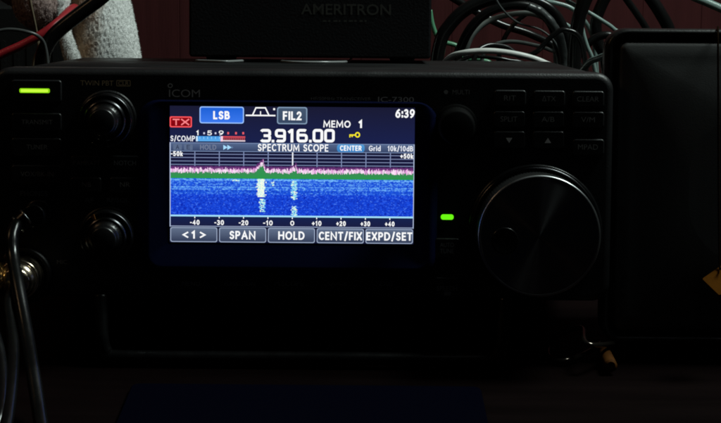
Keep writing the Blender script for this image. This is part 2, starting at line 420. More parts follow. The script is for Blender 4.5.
# --- the display itself
def Ea(cx, cy, rx, ry, a0, a1, n=10): return [(cx + rx * math.cos(R(a0 + (a1 - a0) * i / n)), cy + ry * math.sin(R(a0 + (a1 - a0) * i / n))) for i in range(n + 1)]
def Oc(cx, cy, rx, ry): return ('c', Ea(cx, cy, rx, ry, 0, 345, 23))
SF = {
 'A': (.74, [[(0, 1), (.5, 0), (1, 1)], [(.2, .66), (.8, .66)]]),
 'B': (.58, [[(0, 1), (0, 0), (.5, 0)] + Ea(.5, .24, .36, .24, -90, 90) + [(0, .48)], [(.55, .48)] + Ea(.6, .74, .4, .26, -90, 90) + [(0, 1)]]),
 'C': (.62, [Ea(.6, .5, .6, .5, -52, -308, 16)]), 'D': (.70, [('c', [(0, 0), (.35, 0)] + Ea(.38, .5, .62, .5, -85, 85) + [(.35, 1), (0, 1)])]),
 'E': (.50, [[(1, 0), (0, 0), (0, 1), (1, 1)], [(0, .48), (.9, .48)]]), 'F': (.48, [[(1, 0), (0, 0), (0, 1)], [(0, .5), (.88, .5)]]),
 'G': (.70, [Ea(.56, .5, .56, .5, -50, -325, 16) + [(1, .55), (.62, .55)]]), 'H': (.70, [[(0, 0), (0, 1)], [(1, 0), (1, 1)], [(0, .48), (1, .48)]]),
 'I': (.15, [[(.5, 0), (.5, 1)]]), 'L': (.47, [[(0, 0), (0, 1), (1, 1)]]), 'M': (.88, [[(0, 1), (.06, 0), (.5, .82), (.94, 0), (1, 1)]]),
 'N': (.74, [[(0, 1), (0, 0), (1, 1), (1, 0)]]), 'O': (.80, [Oc(.5, .5, .5, .5)]), 'P': (.56, [[(0, 1), (0, 0), (.5, 0)] + Ea(.52, .27, .48, .27, -90, 90) + [(0, .54)]]),
 'R': (.60, [[(0, 1), (0, 0), (.5, 0)] + Ea(.5, .26, .42, .26, -90, 90) + [(0, .52)], [(.48, .52), (1, 1)]]),
 'S': (.54, [Ea(.52, .25, .46, .25, -28, -268, 12) + Ea(.5, .75, .5, .25, -86, 152, 12)]), 'T': (.60, [[(0, 0), (1, 0)], [(.5, 0), (.5, 1)]]),
 'U': (.68, [[(0, 0)] + Ea(.5, .62, .5, .38, 180, 0) + [(1, 0)]]), 'X': (.64, [[(0, 0), (1, 1)], [(1, 0), (0, 1)]]),
 '0': (.56, [Oc(.5, .5, .5, .5)]), '1': (.36, [[(0, .2), (.7, 0), (.7, 1)]]), '2': (.54, [Ea(.48, .28, .46, .28, -165, 32) + [(0, 1), (1, 1)]]),
 '3': (.52, [Ea(.44, .25, .46, .25, -145, 88), Ea(.44, .74, .54, .26, -88, 145)]), '4': (.58, [[(.75, 1), (.75, 0), (0, .7), (1, .7)]]),
 '5': (.52, [[(.92, 0), (.12, 0), (.06, .44)] + Ea(.44, .69, .54, .31, -115, 145)]), '6': (.55, [Oc(.5, .69, .5, .31), [(.82, .01), (.4, .16), (.1, .45), (.01, .66)]]),
 '7': (.54, [[(0, 0), (1, 0), (.35, 1)]]), '9': (.55, [Oc(.5, .31, .5, .31), [(.18, .99), (.6, .84), (.9, .55), (.99, .34)]]),
 '/': (.42, [[(0, 1.12), (1, -.08)]]), '-': (.34, [[(0, .56), (1, .56)]]), '+': (.52, [[(0, .55), (1, .55)], [(.5, .25), (.5, .85)]]), ':': (.15, [[(.5, .28), (.5, .42)], [(.5, .82), (.5, .96)]]),
 'k': (.48, [[(0, -.05), (0, 1)], [(.95, .36), (.05, .72)], [(.35, .6), (1, 1)]]), 'd': (.54, [[(1, -.05), (1, 1)], Oc(.5, .68, .5, .32)]), 'r': (.34, [[(0, .36), (0, 1)], [(0, .62), (.35, .42), (1, .37)]]),
 'i': (.15, [[(.5, .36), (.5, 1)], [(.5, 0), (.5, .1)]]), ' ': (.30, []),
}
class Lit(MB):                   # flat lit shapes with their own colours
    flat = False
    def dy(s, x): return 1.0 if s.flat else (x - 170.0) * .0082      # the photo's roll at x (flat rows: at mid-screen)
    def pt(s, p, k, xm): return (SX0 + (p[0] - 170.0) * KX, LAY(k), SZ1 - (p[1] - 105.5 - s.dy(xm)) * KZ)
    def __init__(s, flat=False): super().__init__(); s.flat = flat; s.mi(SCR); s.cl = s.bm.loops.layers.float_color.new('Col')
    def paint(s, fs, c0, c1=None, za=0, zb=1):
        for f in fs:
            if not f: continue
            f.material_index = 0
            for l in f.loops:
                if c1 is None: l[s.cl] = c0
                else:
                    t = max(0, min(1, (l.vert.co.z - za) / (zb - za))); l[s.cl] = tuple(c0[i] + (c1[i] - c0[i]) * t for i in range(4))
    def quad(s, x0, y0, x1, y1, k, c0, c1=None):      # photo pixels; k = layer; c0 colour at the top, c1 at the bottom
        xm = (x0 + x1) / 2; a, c_ = s.pt((x0, y1), k, xm)[::2], s.pt((x1, y0), k, xm)[::2]; yy = LAY(k)
        f = s.face([(a[0], yy, a[1]), (c_[0], yy, a[1]), (c_[0], yy, c_[1]), (a[0], yy, c_[1])])
        s.paint([f], c1 or c0, c0, a[1], c_[1])
    def rquad(s, x0, y0, x1, y1, r, k, c0, c1=None):
        xm = (x0 + x1) / 2; a, c_ = s.pt((x0, y1), k, xm)[::2], s.pt((x1, y0), k, xm)[::2]
        f = s.face(rrect(a[0], a[1], c_[0], c_[1], r, LAY(k), 4)); s.paint([f], c1 or c0, c0, a[1], c_[1])
    def txt(s, t, x0, y0, x1, y1, k, c, off=.0):
        h = y1 - y0; sw = off * h; gap = .12
        tot = sum(SF[g][0] for g in t) + gap * (len(t) - 1); kx = (x1 - x0) / tot; x = x0; yo = s.dy((x0 + x1) / 2)
        for g in t:
            w = SF[g][0] * kx
            for st in SF[g][1]:
                cl = st[0] == 'c'; pts = st[1] if cl else st
                pp = [Vector((x + sw / 2 + u * max(w - sw, 0), y0 + sw / 2 + v * (h - sw))) for u, v in pts]
                if not cl:
                    e0, e1 = (pp[0] - pp[1]).normalized() * sw * .46, (pp[-1] - pp[-2]).normalized() * sw * .46
                    pp[0] = pp[0] + e0; pp[-1] = pp[-1] + e1
                s.stroke([(p.x, p.y) for p in pp], sw, k, c, cl, (x0 + x1) / 2)
            x += w + gap * kx
    def poly(s, pts, k, c, xm=None):
        xm = sum(p[0] for p in pts) / len(pts) if xm is None else xm
        s.paint([s.face([s.pt(p, k, xm) for p in pts])], c)
    def stroke(s, pts, w, k, c, closed=False, xm=None):
        pts = [p for i_, p in enumerate(pts) if i_ == 0 or abs(p[0] - pts[i_ - 1][0]) + abs(p[1] - pts[i_ - 1][1]) > 1e-3]
        n = len(pts); xm = sum(p[0] for p in pts) / n if xm is None else xm; P2 = [Vector(p) for p in pts]; Lp, Rp = [], []
        for i in range(n):
            a = P2[i - 1] if (closed or i) else None; b_ = P2[(i + 1) % n] if (closed or i < n - 1) else None
            d0 = (P2[i] - a).normalized() if a is not None else None; d1 = (b_ - P2[i]).normalized() if b_ is not None else None
            d0 = d0 or d1; d1 = d1 or d0
            n0 = Vector((-d0.y, d0.x)); n1 = Vector((-d1.y, d1.x)); mtr = (n0 + n1).normalized()
            mtr *= min(1 / max(mtr.dot(n0), .3), 2.2) * w / 2
            Lp.append(P2[i] + mtr); Rp.append(P2[i] - mtr)
        s.ns = (getattr(s, 'ns', 0) + 1) % 8
        for i in range(n if closed else n - 1):
            j = (i + 1) % n; s.poly([Lp[i], Lp[j], Rp[j], Rp[i]], k + .1 * s.ns, c, xm)
KX = (SX1 - SX0) / 244.2; KZ = (SZ1 - SZ0) / 136.3
def LAY(k): return -.0006 - .00006 * k
WHITE = S(250, 251, 252)
glass = Lit(True)
glass.quad(170, 106.5, 414.2, 143.5, 0, S(26, 27, 52), S(26, 33, 76))
glass.quad(170, 143.5, 414.2, 243, 0, S(26, 30, 62), S(20, 24, 52))
touch = glass.build('touchscreen', rig)
def part(lit, name): return lit.build(name, touch)
SW = .17       # stroke weight of the display lettering, of its height

q = Lit()      # red transmit flag
q.rquad(169.9, 116.2, 192, 127.1, .0006, 1, S(252, 86, 92)); q.rquad(171.1, 117.4, 190.8, 125.9, .0004, 2, S(150, 8, 20), S(132, 4, 14))
q.txt('T', 172.8, 118.5, 179.8, 125.0, 3, S(255, 132, 138), .20); q.txt('X', 181.2, 118.5, 189.4, 125.0, 3, S(255, 132, 138), .20); part(q, 'transmit_flag')
q = Lit()      # mode key
q.rquad(199.6, 106.4, 243.9, 123.2, .0009, 1, S(150, 190, 252)); q.rquad(200.7, 107.5, 242.8, 122.1, .0006, 2, S(28, 96, 214), S(58, 120, 238))
q.txt('LSB', 213.2, 110.8, 229.8, 119.1, 3, WHITE, .215); part(q, 'mode_key')
q = Lit()      # filter shape icon
q.stroke([(245.6, 115.2), (275.2, 115.2)], 1.4, 1, WHITE, xm=260); q.stroke([(252.4, 115), (255.8, 107.6), (265.2, 107.6), (268.8, 115)], 1.3, 2, WHITE, xm=260)
q.stroke([(260.4, 111), (260.4, 114.6)], 1.0, 2, WHITE, xm=260); q.quad(273, 108, 274.9, 109.9, 2, WHITE); part(q, 'filter_icon')
q = Lit()
q.rquad(276.8, 106.8, 307.0, 123.9, .0009, 1, S(126, 150, 176)); q.rquad(278.0, 108.0, 305.8, 122.7, .0006, 2, S(70, 88, 112), S(56, 72, 98))
q.txt('FIL2', 282.6, 111.1, 301.4, 119.9, 3, WHITE, .20); part(q, 'filter_key')
q = Lit(); q.txt('6:39', 394.8, 108.8, 414.0, 117.6, 2, WHITE, .19); part(q, 'clock_readout')
q = Lit(); q.txt('MEMO', 323.0, 120.2, 350.2, 127.2, 2, WHITE, .18); q.txt('1', 358.2, 119.8, 362.2, 127.7, 2, WHITE, .24); part(q, 'memory_readout')
# frequency in wide heavy digits
q = Lit(); FW = 2.75
def digit(ch, x0, x1, y0, y1):
    h = FW / 2; xa, xb, ya, yb = x0 + h, x1 - h, y0 + h, y1 - h; ym = (ya + yb) / 2; c = 2.0
    def arc(cx, cy, a0, a1, n=4): return [(cx + c * math.cos(R(a0 + (a1 - a0) * i / n)), cy + c * math.sin(R(a0 + (a1 - a0) * i / n))) for i in range(n + 1)]
    TL, TR, BR, BL = arc(xa + c, ya + c, 180, 270), arc(xb - c, ya + c, 270, 360), arc(xb - c, yb - c, 0, 90), arc(xa + c, yb - c, 90, 180)
    if ch == '0': return [(TL + TR + BR + BL, True)]
    if ch == '9':
        B2 = arc(xa + c, ym + .6 - c, 90, 180)
        return [([(xb, ym + .6)] + B2 + TL + TR + BR + BL[:3], False)]
    if ch == '6':
        T2 = arc(xb - c, ym - .6 + c, 270, 360)
        return [(list(reversed(TR))[2:] + list(reversed(TL)) + list(reversed(BL)) + list(reversed(BR)) + list(reversed(T2)) + [(xa, ym - .6)], False)]
    if ch == '3':
        return [(TL[1:] + TR + [(xb, ym - 1.4), (xb - 1.2, ym)] + [(xa + 2.4, ym)], False), ([(xb - 1.2, ym), (xb, ym + 1.4)] + BR + BL[:-1], False)]
    if ch == '1': return [([(xa, ya + 2.2), (xb - .6, ya)], False), ([(xb, y0), (xb, y1)], False)]
for ch_, x0, x1 in (('3', 259.8, 271.0), ('9', 274.8, 285.8), ('1', 287.0, 293.2), ('6', 296.4, 307.6), ('0', 312.4, 323.0), ('0', 323.9, 334.5)):
    for pts, cl in digit(ch_, x0, x1, 128.6, 142.0): q.stroke(pts, FW, 2, WHITE, cl)
q.quad(271.6, 139.4, 274.2, 142.0, 2, WHITE); q.quad(308.9, 139.4, 311.5, 142.0, 2, WHITE)
part(q, 'frequency_readout')
q = Lit(); Y = S(246, 232, 40)      # yellow lock key
q.stroke([(357.2 + 2.0 * math.cos(R(a)), 134.4 + 2.2 * math.sin(R(a))) for a in range(0, 360, 30)], 1.3, 2, Y, True)
q.stroke([(349.0, 134.6), (355.2, 134.6)], 1.3, 2, Y); q.quad(349.0, 134.8, 350.2, 137.0, 2, Y); q.quad(351.2, 134.8, 352.4, 136.6, 2, Y); part(q, 'key_icon')
# signal meter
q = Lit()
q.txt('S/COMP', 170.6, 135.3, 195.2, 140.9, 2, S(236, 238, 245), SW)
q.txt('1', 196.6, 130.0, 199.0, 135.0, 2, WHITE, .22); q.txt('5', 207.4, 130.2, 212.0, 135.0, 2, WHITE, SW); q.txt('9', 218.8, 130.2, 223.6, 135.0, 2, WHITE, SW)
for x in (204.2, 215.6): q.quad(x - .8, 132.0, x + .8, 133.8, 2, S(210, 215, 240))
for x in (228.2, 236.0, 243.2):
    q.quad(x - .9, 131.7, x + .9, 134.0, 2, S(236, 96, 106))
q.quad(196.0, 135.8, 222.6, 141.0, 1, S(66, 150, 226), S(96, 176, 240)); q.quad(196.0, 135.8, 198.0, 141.0, 2, S(196, 226, 252))
q.quad(222.6, 135.8, 245.2, 137.4, 1, S(206, 74, 88)); q.quad(222.6, 137.4, 245.2, 139.8, 1, S(110, 38, 56)); q.quad(222.6, 139.8, 245.2, 141.1, 1, S(222, 206, 216))
for x in range(12): q.quad(224 + x * 1.8, 137.7, 224.8 + x * 1.8, 139.5, 2, S(196, 84, 96))
for x in range(6): q.quad(199.5 + x * 3.9, 136.4, 200.4 + x * 3.9, 138.6, 2, S(140, 204, 250))
q.quad(220.6, 135.8, 223.0, 141.1, 2, S(250, 206, 226)); part(q, 'signal_meter')
# scope header (rows given at mid-screen)
q = Lit(True)
q.quad(170.2, 142.9, 414.0, 151.9, 1, S(120, 140, 178)); q.quad(170.9, 143.6, 413.4, 151.2, 2, S(84, 102, 138), S(56, 70, 104))
DIM = S(116, 126, 150)
for x0, t in ((173.4, 'A'), (184.2, 'E')):
    q.rquad(x0, 144.5, x0 + 8.6, 150.5, .0003, 3, S(92, 108, 138)); q.txt(t, x0 + 2.6, 145.3, x0 + 6, 149.8, 4, S(52, 62, 88), SW)
q.txt('HOLD', 200.2, 144.9, 216.4, 150.1, 3, DIM, SW)
for x0 in (223.4, 227.4): q.poly([(x0, 145.0), (x0 + 4.2, 147.5), (x0, 150.0)], 3, S(170, 222, 255))
q.poly([(231.6, 146.1), (233.6, 147.5), (231.6, 148.9)], 3, S(96, 122, 160))
q.txt('SPECTRUM SCOPE', 257.8, 143.7, 328.2, 150.9, 3, WHITE, .165)
q.rquad(336.8, 143.4, 364.4, 151.3, .0011, 3, S(84, 156, 214), S(52, 124, 190)); q.txt('CENTER', 339.8, 144.6, 361.4, 149.9, 4, WHITE, .19)
q.txt('Grid', 368.6, 144.5, 380.4, 150.0, 3, S(232, 236, 245), SW); q.txt('10k/10dB', 387.4, 144.5, 412.8, 150.0, 3, S(232, 236, 245), SW)
part(q, 'scope_header')
# spectrum plot
rnd = random.Random(11)
q = Lit(True)
q.quad(170.6, 151.9, 413.8, 178.6, 1, S(20, 22, 52), S(26, 24, 62))
GR = S(126, 140, 180)
for yy in (154.4, 157.9, 161.4, 164.9): q.quad(170.6, yy - .42, 413.6, yy + .42, 2, S(116, 128, 166))
for x in (195.0, 219.4, 243.8, 268.2, 317.0, 341.4, 365.8, 390.2): q.quad(x - .45, 151.9, x + .45, 178.6, 3, GR)
q.quad(292.0, 151.9, 293.3, 170, 3, S(236, 238, 246))
q.quad(169.9, 142.9, 170.8, 227.2, 3, S(176, 190, 220)); q.quad(413.3, 142.9, 414.1, 227.2, 3, S(176, 190, 220))
q.txt('-50k', 171.0, 151.6, 183.0, 156.6, 9, WHITE, .2)
q.txt('+50k', 400.0, 152.2, 413.0, 157.2, 9, WHITE, .2)
x = 170.8
while x < 413.2:
    w = .72; xm = x + w / 2
    def bump(c, s, h): return h * math.exp(-((xm - c) / s) ** 2)
    pk = bump(261.4, 2.6, 7.4) + bump(263.4, .9, 4.4) + bump(257.6, 1.2, 2.6) + bump(294, 1.8, 2.2) + bump(296.0, .6, 5.2) + bump(291, .8, 1.6)
    top = 169.2 - pk + rnd.uniform(-1.5, 1.3) + 1.0 * noise.noise(Vector((xm * .6, 3, 0)))
    gtop = 172.6 - .93 * pk + rnd.uniform(-1.0, 1.2)
    hold = min(top - .4, 166.2 - .9 * pk + .8 * noise.noise(Vector((xm * .4, 9, 0))))
    q.quad(x, hold, x + w, top, 4, S(74, 40, 98), S(122, 58, 128))
    c = rnd.choice((S(250, 206, 244), S(244, 178, 236), S(253, 236, 251), S(251, 222, 244), S(224, 146, 214)))
    q.quad(x, top, x + w, gtop, 5, c, rnd.choice((c, S(252, 232, 248), S(180, 160, 186))))
    q.quad(x, gtop, x + w, 178.6, 5, S(58, 140, 86), S(42, 152, 76))
    x += w
part(q, 'spectrum_plot')
# waterfall
q = Lit(True); nx, ny = 220, 42; x0, y0, x1, y1 = 170.7, 178.6, 413.4, 215.2
dx, dy = (x1 - x0) / nx, (y1 - y0) / ny
rowb = [rnd.random() for _ in range(ny)]
for j in range(ny):
    t = j / ny
    for i in range(nx):
        xm, ym = x0 + (i + .5) * dx, y0 + (j + .5) * dy
        n = noise.noise(Vector((i * .45, j * .55, 1))) * .5 + rnd.uniform(-.5, .5) * .75
        lift = (.85 * rowb[j] + .05) * max(0, 1 - max(0, t - .35) * 7) if t < .5 else 0
        lift += .55 if j == 1 else (.3 if j in (5, 9) else 0)
        if lift and noise.noise(Vector((i * .16, j * 3.1, 5))) < -.25: lift *= .35
        v = max(0, min(1, .36 + .54 * n + .46 * lift))
        lo, mi_, hi = S(14, 38, 166), S(28, 86, 226), S(120, 192, 253)
        c = tuple(lo[k] + (mi_[k] - lo[k]) * min(1, v * 2) + (hi[k] - mi_[k]) * max(0, v * 2 - 1) for k in range(4))
        if t > .42: c = tuple(a_ * b2 for a_, b2 in zip(c, (.82, .74, .98, 1)))
        for cx, hw, ya, yb, st in ((261.2, 4.4, 178.9, 196.6, 1.0), (262.6, 2.8, 198.4, 211.8, .45), (294.0, 3.2, 180.2, 199.6, .42), (294.4, 2.8, 205.2, 217, .36), (273, 1.2, 181, 186, .4), (236, 4, 179.4, 181, .5)):
            if abs(xm - cx) < hw * (1 + .2 * rnd.uniform(-1, 1)) and ya <= ym <= yb:
                if rnd.random() < min(1, .62 + .5 * st) * (1.0 if abs(xm - cx) < hw * .75 else .55):
                    c = rnd.choice((S(252, 252, 236), S(244, 250, 226), S(214, 244, 240), S(178, 236, 240)) if st > .75 else (S(196, 240, 240), S(150, 226, 238), S(236, 248, 226), S(120, 200, 240)))
        q.quad(x0 + i * dx, y0 + j * dy, x0 + (i + 1) * dx, y0 + (j + 1) * dy, 1, c)
part(q, 'waterfall')
# frequency scale
q = Lit(True)
q.quad(170.7, 215.2, 413.4, 216.9, 2, S(160, 220, 248)); q.quad(170.7, 216.9, 413.4, 226.2, 1, S(22, 34, 78), S(26, 30, 66))
q.quad(170.0, 226.2, 414.0, 227.0, 2, S(150, 164, 196))
for x, t in ((195.0, '-40'), (219.4, '-30'), (243.8, '-20'), (268.2, '-10'), (292.6, '0'), (317.0, '+10'), (341.4, '+20'), (365.8, '+30'), (390.2, '+40')):
    hw = 4.8 if len(t) > 1 else 2.0; q.txt(t, x - hw, 220.2, x + hw, 225.3, 3, WHITE, .2); q.quad(x - .45, 216.9, x + .45, 218.6, 3, WHITE)
part(q, 'frequency_scale')
# soft keys
for x0, x1, t, ta, tb in ((170.4, 217.6, '<1>', 183.2, 205.2), (219.3, 266.6, 'SPAN', 229.8, 255.8), (268.2, 315.4, 'HOLD', 278.6, 305.0), (317.1, 364.4, 'CENT/FIX', 319.2, 362.6), (366.0, 413.6, 'EXPD/SET', 366.8, 413.0)):
    q = Lit(True); q.rquad(x0, 227.7, x1, 242.6, .0008, 1, S(150, 164, 190)); q.rquad(x0 + .9, 228.6, x1 - .9, 241.7, .0006, 2, S(96, 110, 136), S(52, 62, 88))
    if t == '<1>':
        q.stroke([(188.4, 232.6), (183.6, 235.3), (188.4, 238.0)], 1.5, 3, WHITE); q.stroke([(200.2, 232.6), (205.0, 235.3), (200.2, 238.0)], 1.5, 3, WHITE); q.txt('1', 191.8, 231.2, 195.8, 239.2, 3, WHITE, .22)
    else: q.txt(t, ta, 231.0, tb, 239.4, 3, WHITE, .19)
    part(q, 'soft_key')

# --- sockets, tilt stand, feet
c = P(22, 277, -.004); MIC = (c.x, c.z); b = MB()
b.lathe([(.0112, .0004), (.0111, -.0012), (.0104, -.0019), (.0096, -.0019), (.0092, -.0010), (.0088, .0002)], MIC, MT['panel']); b.build('microphone_socket', rig)
c = P(38, 213, -.002); PH = (c.x, c.z); b = MB()
b.lathe([(.0052, .0004), (.0051, -.0008), (.0045, -.0013), (.0036, -.0012), (.0034, .0002)], PH, MT['panel']); b.build('headphone_jack', rig)
b = MB()
g0, g1 = INV @ G(101, 357, .004), INV @ G(506, 359, .004)
yy = (g0.y + g1.y) / 2; zz = (g0.z + g1.z) / 2
def at_(px, py): p = P(px, py, yy); return Vector((p.x, yy, p.z))
l0, l1 = at_(99.5, 308), at_(506, 308)
def rod(path, r_):
    b.tube(path, r_, MT['knob'], 16, 8)
yB = Vector((0, .012, .006))
rod([Vector((l0.x, yy + .004, .001)), Vector((l0.x + .0006, yy + .002, zz + .016)), Vector((l0.x + .001, yy, zz + .008)), Vector((l0.x + .0026, yy, zz + .002)), Vector((l0.x + .008, yy, zz)),
     Vector(((l0.x + l1.x) / 2, yy, zz)), Vector((l1.x - .008, yy, zz)), Vector((l1.x - .0026, yy, zz + .002)), Vector((l1.x - .001, yy, zz + .008)), Vector((l1.x - .0006, yy + .002, zz + .016)), Vector((l1.x, yy + .004, .001))], .0026)
b.build('tilt_stand', rig)
for x in (-.095, .095):
    b = MB(); hgt = (ROOT_POS.z - .205 * math.sin(LEAN)) / math.cos(LEAN)
    rings = [[(x + r_ * math.cos(a), .205 + r_ * math.sin(a), z) for a in [2 * math.pi * k / 24 for k in range(24)]] for r_, z in ((.008, .0016), (.0075, -hgt + .001), (.0068, -hgt + .0002))]
    b.loft(rings, MT['rubber']); b.build('foot', rig)

# ------------------------------------------------------------------ plugs and leads on the left
def wl(pt): return M_ROOT @ Vector(pt)
plug = empty('microphone_plug', M_ROOT @ Matrix.Translation((MIC[0], -.002, MIC[1])))
tag(plug, 'round nickel microphone plug with a knurled ring screwed into the socket at lower left', 'plug')
b = MB()
b.lathe([(.0082, .0015), (.0083, -.0030), (.0079, -.0034), (.0079, -.0042), (.0082, -.0046), (.0082, -.0095), (.0078, -.0102), (.0074, -.0106), (.0070, -.0107)], (0, 0), MT['steel'], 72, (4, 5, .0003)); b.build('coupling_ring', plug)
b = MB()
b.lathe([(.0069, -.0100), (.0069, -.0130), (.0062, -.0140), (.0056, -.0146), (.0055, -.0170), (.0048, -.0178), (.0035, -.0182)], (0, 0), MT['steel'], 60); b.build('barrel', plug)
b = MB()
im = plug.matrix_world.inverted() if False else (M_ROOT @ Matrix.Translation((MIC[0], -.002, MIC[1]))).inverted()
def mlp(px, py, dep): return im @ (M_ROOT @ P(px, py, dep))
b.tube([(0, -.016, 0), (-.0006, -.022, -.0006), mlp(14, 288, -.033), mlp(8.5, 304, -.040), mlp(10.5, 326, -.050), mlp(13, 345, -.060), mlp(12.5, 374, -.076), mlp(8.5, 412, -.098), mlp(2, 446, -.118), im @ G(-8, 490, .0024), im @ G(-50, 530, .0024)], .0023, MT['cableblk']); b.build('cable', plug)

hp = empty('headphone_plug', M_ROOT @ Matrix.Translation((PH[0], -.001, PH[1])))
tag(hp, 'black right-angle headphone plug in the jack beside the buttons, lead hanging down', 'plug')
b = MB()
b.lathe([(.0030, .0008), (.0030, -.003), (.0042, -.0034), (.0043, -.0120), (.0040, -.0128)], (0, 0), MT['knob'], 40)
b.tube([(.0005, -.0085, .0008), (-.003, -.0095, -.0012), (-.0065, -.0105, -.004)], lambda t: .0041 - .0011 * t, MT['knob'], 20); b.build('plug_body', hp)
b = MB()
for k in range(2):
    o_ = Vector((-.003 - .0032 * k, -.0096 - .0008 * k, -.0013 - .0023 * k)); d = Vector((-.0065, -.002, -.0052)).normalized()
    b.tube([o_ - d * .0004, o_ + d * .0004], .0041 - .0005 * k, MT['gloss'], 20, 1)
b.build('ring', hp)
b = MB()
hw = M_ROOT @ Matrix.Translation((PH[0], -.001, PH[1])); ihw = hw.inverted()
def hl(px, py, dep): return ihw @ (M_ROOT @ P(px, py, dep))
b.tube([(-.0062, -.0104, -.0038), hl(16, 226, -.0145), hl(12, 238, -.019), hl(13, 258, -.024), hl(18, 287, -.036), hl(26, 330, -.052), hl(33, 372, -.072), hl(41, 424, -.096), hl(49, 470, -.125), ihw @ G(58, 520, .0024), ihw @ G(80, 580, .0024)], .0026, MT['cableblk'])
b.build('cable', hp)

b = MB(); pz = A(-11, 276, -.012)
lead = empty('brass_plug', Matrix.Translation(pz))
tag(lead, 'worn brass plug with ribbed ring at the left edge, on a black lead', 'plug')
b.lathe([(.0071, .016), (.0072, .002), (.0069, .0015), (.0069, .0005), (.0072, 0), (.0072, -.004), (.0068, -.0044), (.0068, -.0052), (.0070, -.0056), (.0068, -.0085), (.0058, -.0096), (.0045, -.0100)], (0, 0), MT['brass'], 60, (4, 5, .0004), cap0=True); b.build('plug_body', lead)
b = MB()
def ll(px, py, Y): return A(px, py, Y) - pz
b.tube([(0, -.009, 0), (-.001, -.020, -.001), ll(-12, 300, -.045), ll(-8, 325, -.055), ll(-1, 350, -.066), ll(2, 376, -.080), ll(0, 412, -.100), ll(-8, 440, -.115), G(-24, 480, .0022) - pz, G(-70, 500, .0022) - pz], .0022, MT['cableblk']); b.build('cable', lead)

# ------------------------------------------------------------------ the small wire and orange connector by the set's right foot
wr = empty('wire_loop', Matrix.Translation(G(585, 350, 0)))
o_ = G(585, 350, 0)
tag(wr, 'thin black wire loop with an orange connector on the desk below the tuning dial', 'wire')
b = MB()
def gl(px, py, z): return G(px, py, z) - o_
b.tube([gl(600.5, 343.5, .004), gl(593, 349, .003), gl(583, 354.5, .0025), gl(570, 359.5, .0025), gl(558, 361, .002), gl(548, 356, .002), gl(548, 346, .003), gl(556, 336, .006), gl(567, 331, .008), gl(578, 328, .009), gl(583, 330, .009), gl(590, 345, .012), gl(640, 340, .002)], .0011, mat('shiny_wire_enamel', (.12, .10, .085), .16, metal=.9), 12)
b.build('wire', wr)
b = MB(); p0, p1 = gl(601.5, 346, .004), gl(611, 366, .004)
b.tube([p0, p0.lerp(p1, .08), p0.lerp(p1, .12), p0.lerp(p1, .4), p0.lerp(p1, .44), p0.lerp(p1, .5), p0.lerp(p1, .54), p0.lerp(p1, .95), p1],
       lambda t: .0018 if t < .12 else (.0025 if t < .42 else (.0019 if t < .5 else (.0025 if t < .94 else .0017))), MT['orange'], 14, 3)
b.build('connector', wr)

# ------------------------------------------------------------------ the dark speaker box on the right
SPM = mat('satin_black_case', (.014, .014, .014), .34, bump=.25, bscale=900, rvary=.08, vscale=20)
SPF = mat('dark_speaker_front', (.070, .072, .072), .5, bump=.12, bscale=2200, vary=.2, vscale=12)
YS = .006
c0 = P(606.5, 28, YS); RZ = -.0205                            # it leans back on its own stand, like the set
xl = c0.x; zt = c0.z - RZ
spk = empty('speaker_box', M_ROOT @ Matrix.Translation((xl + .0675, YS, RZ)))
tag(spk, 'large black speaker box with rounded front frame and recessed panel at the right', 'speaker')
X0, X1 = -.0675, .0675
b = MB()
def cs(i_, y): return rrect(X0 + i_, .004, X1 - i_, zt - i_, .008, y, 8)
b.loft([cs(.002, .012), cs(.006, .030), cs(.0165, .078), cs(.019, .080)], SPM)
b.build('case', spk)
b = MB()
def fr(ins, y): return rrect(X0, .003, X1, zt, .0085, y, 8, ins) if ins < .0085 else rrect(X0, .003, X1, zt, ins + min(.0015 + .9 * (ins - .0085), .95 * (.0675 - ins)), y, 8, ins)
b.loft([fr(.0015, .0125), fr(0, .011), fr(0, .002), fr(.0006, .0007), fr(.0016, 0), fr(.0026, .0006), fr(.0034, .002), fr(.0036, .0095)], SPM, False, False)
b.build('front_frame', spk)
b = MB()
b.loft([fr(.0036, .0095), fr(.0050, .0092), fr(.0052, .0012), fr(.0058, .0002), fr(.0070, -.0004), fr(.0110, -.0006), fr(.015, -.0013), fr(.020, -.0021), fr(.026, -.0029), fr(.033, -.0036)], SPF, False, True)
b.build('front_panel', spk)
ISP = spk.matrix_world.inverted()
for sx in (-.042, .042):
    for sy in (.022, .066):
        gz = (spk.matrix_world @ Vector((sx, sy, .004))).z
        b = MB(); b.loft([[(sx + r_ * math.cos(2 * math.pi * k / 20), sy + r_ * math.sin(2 * math.pi * k / 20), z) for k in range(20)] for r_, z in ((.0065, .0042 - gz + .0006), (.007, .0042 - gz + .0014), (.007, .0044))], MT['rubber']); b.build('foot', spk)

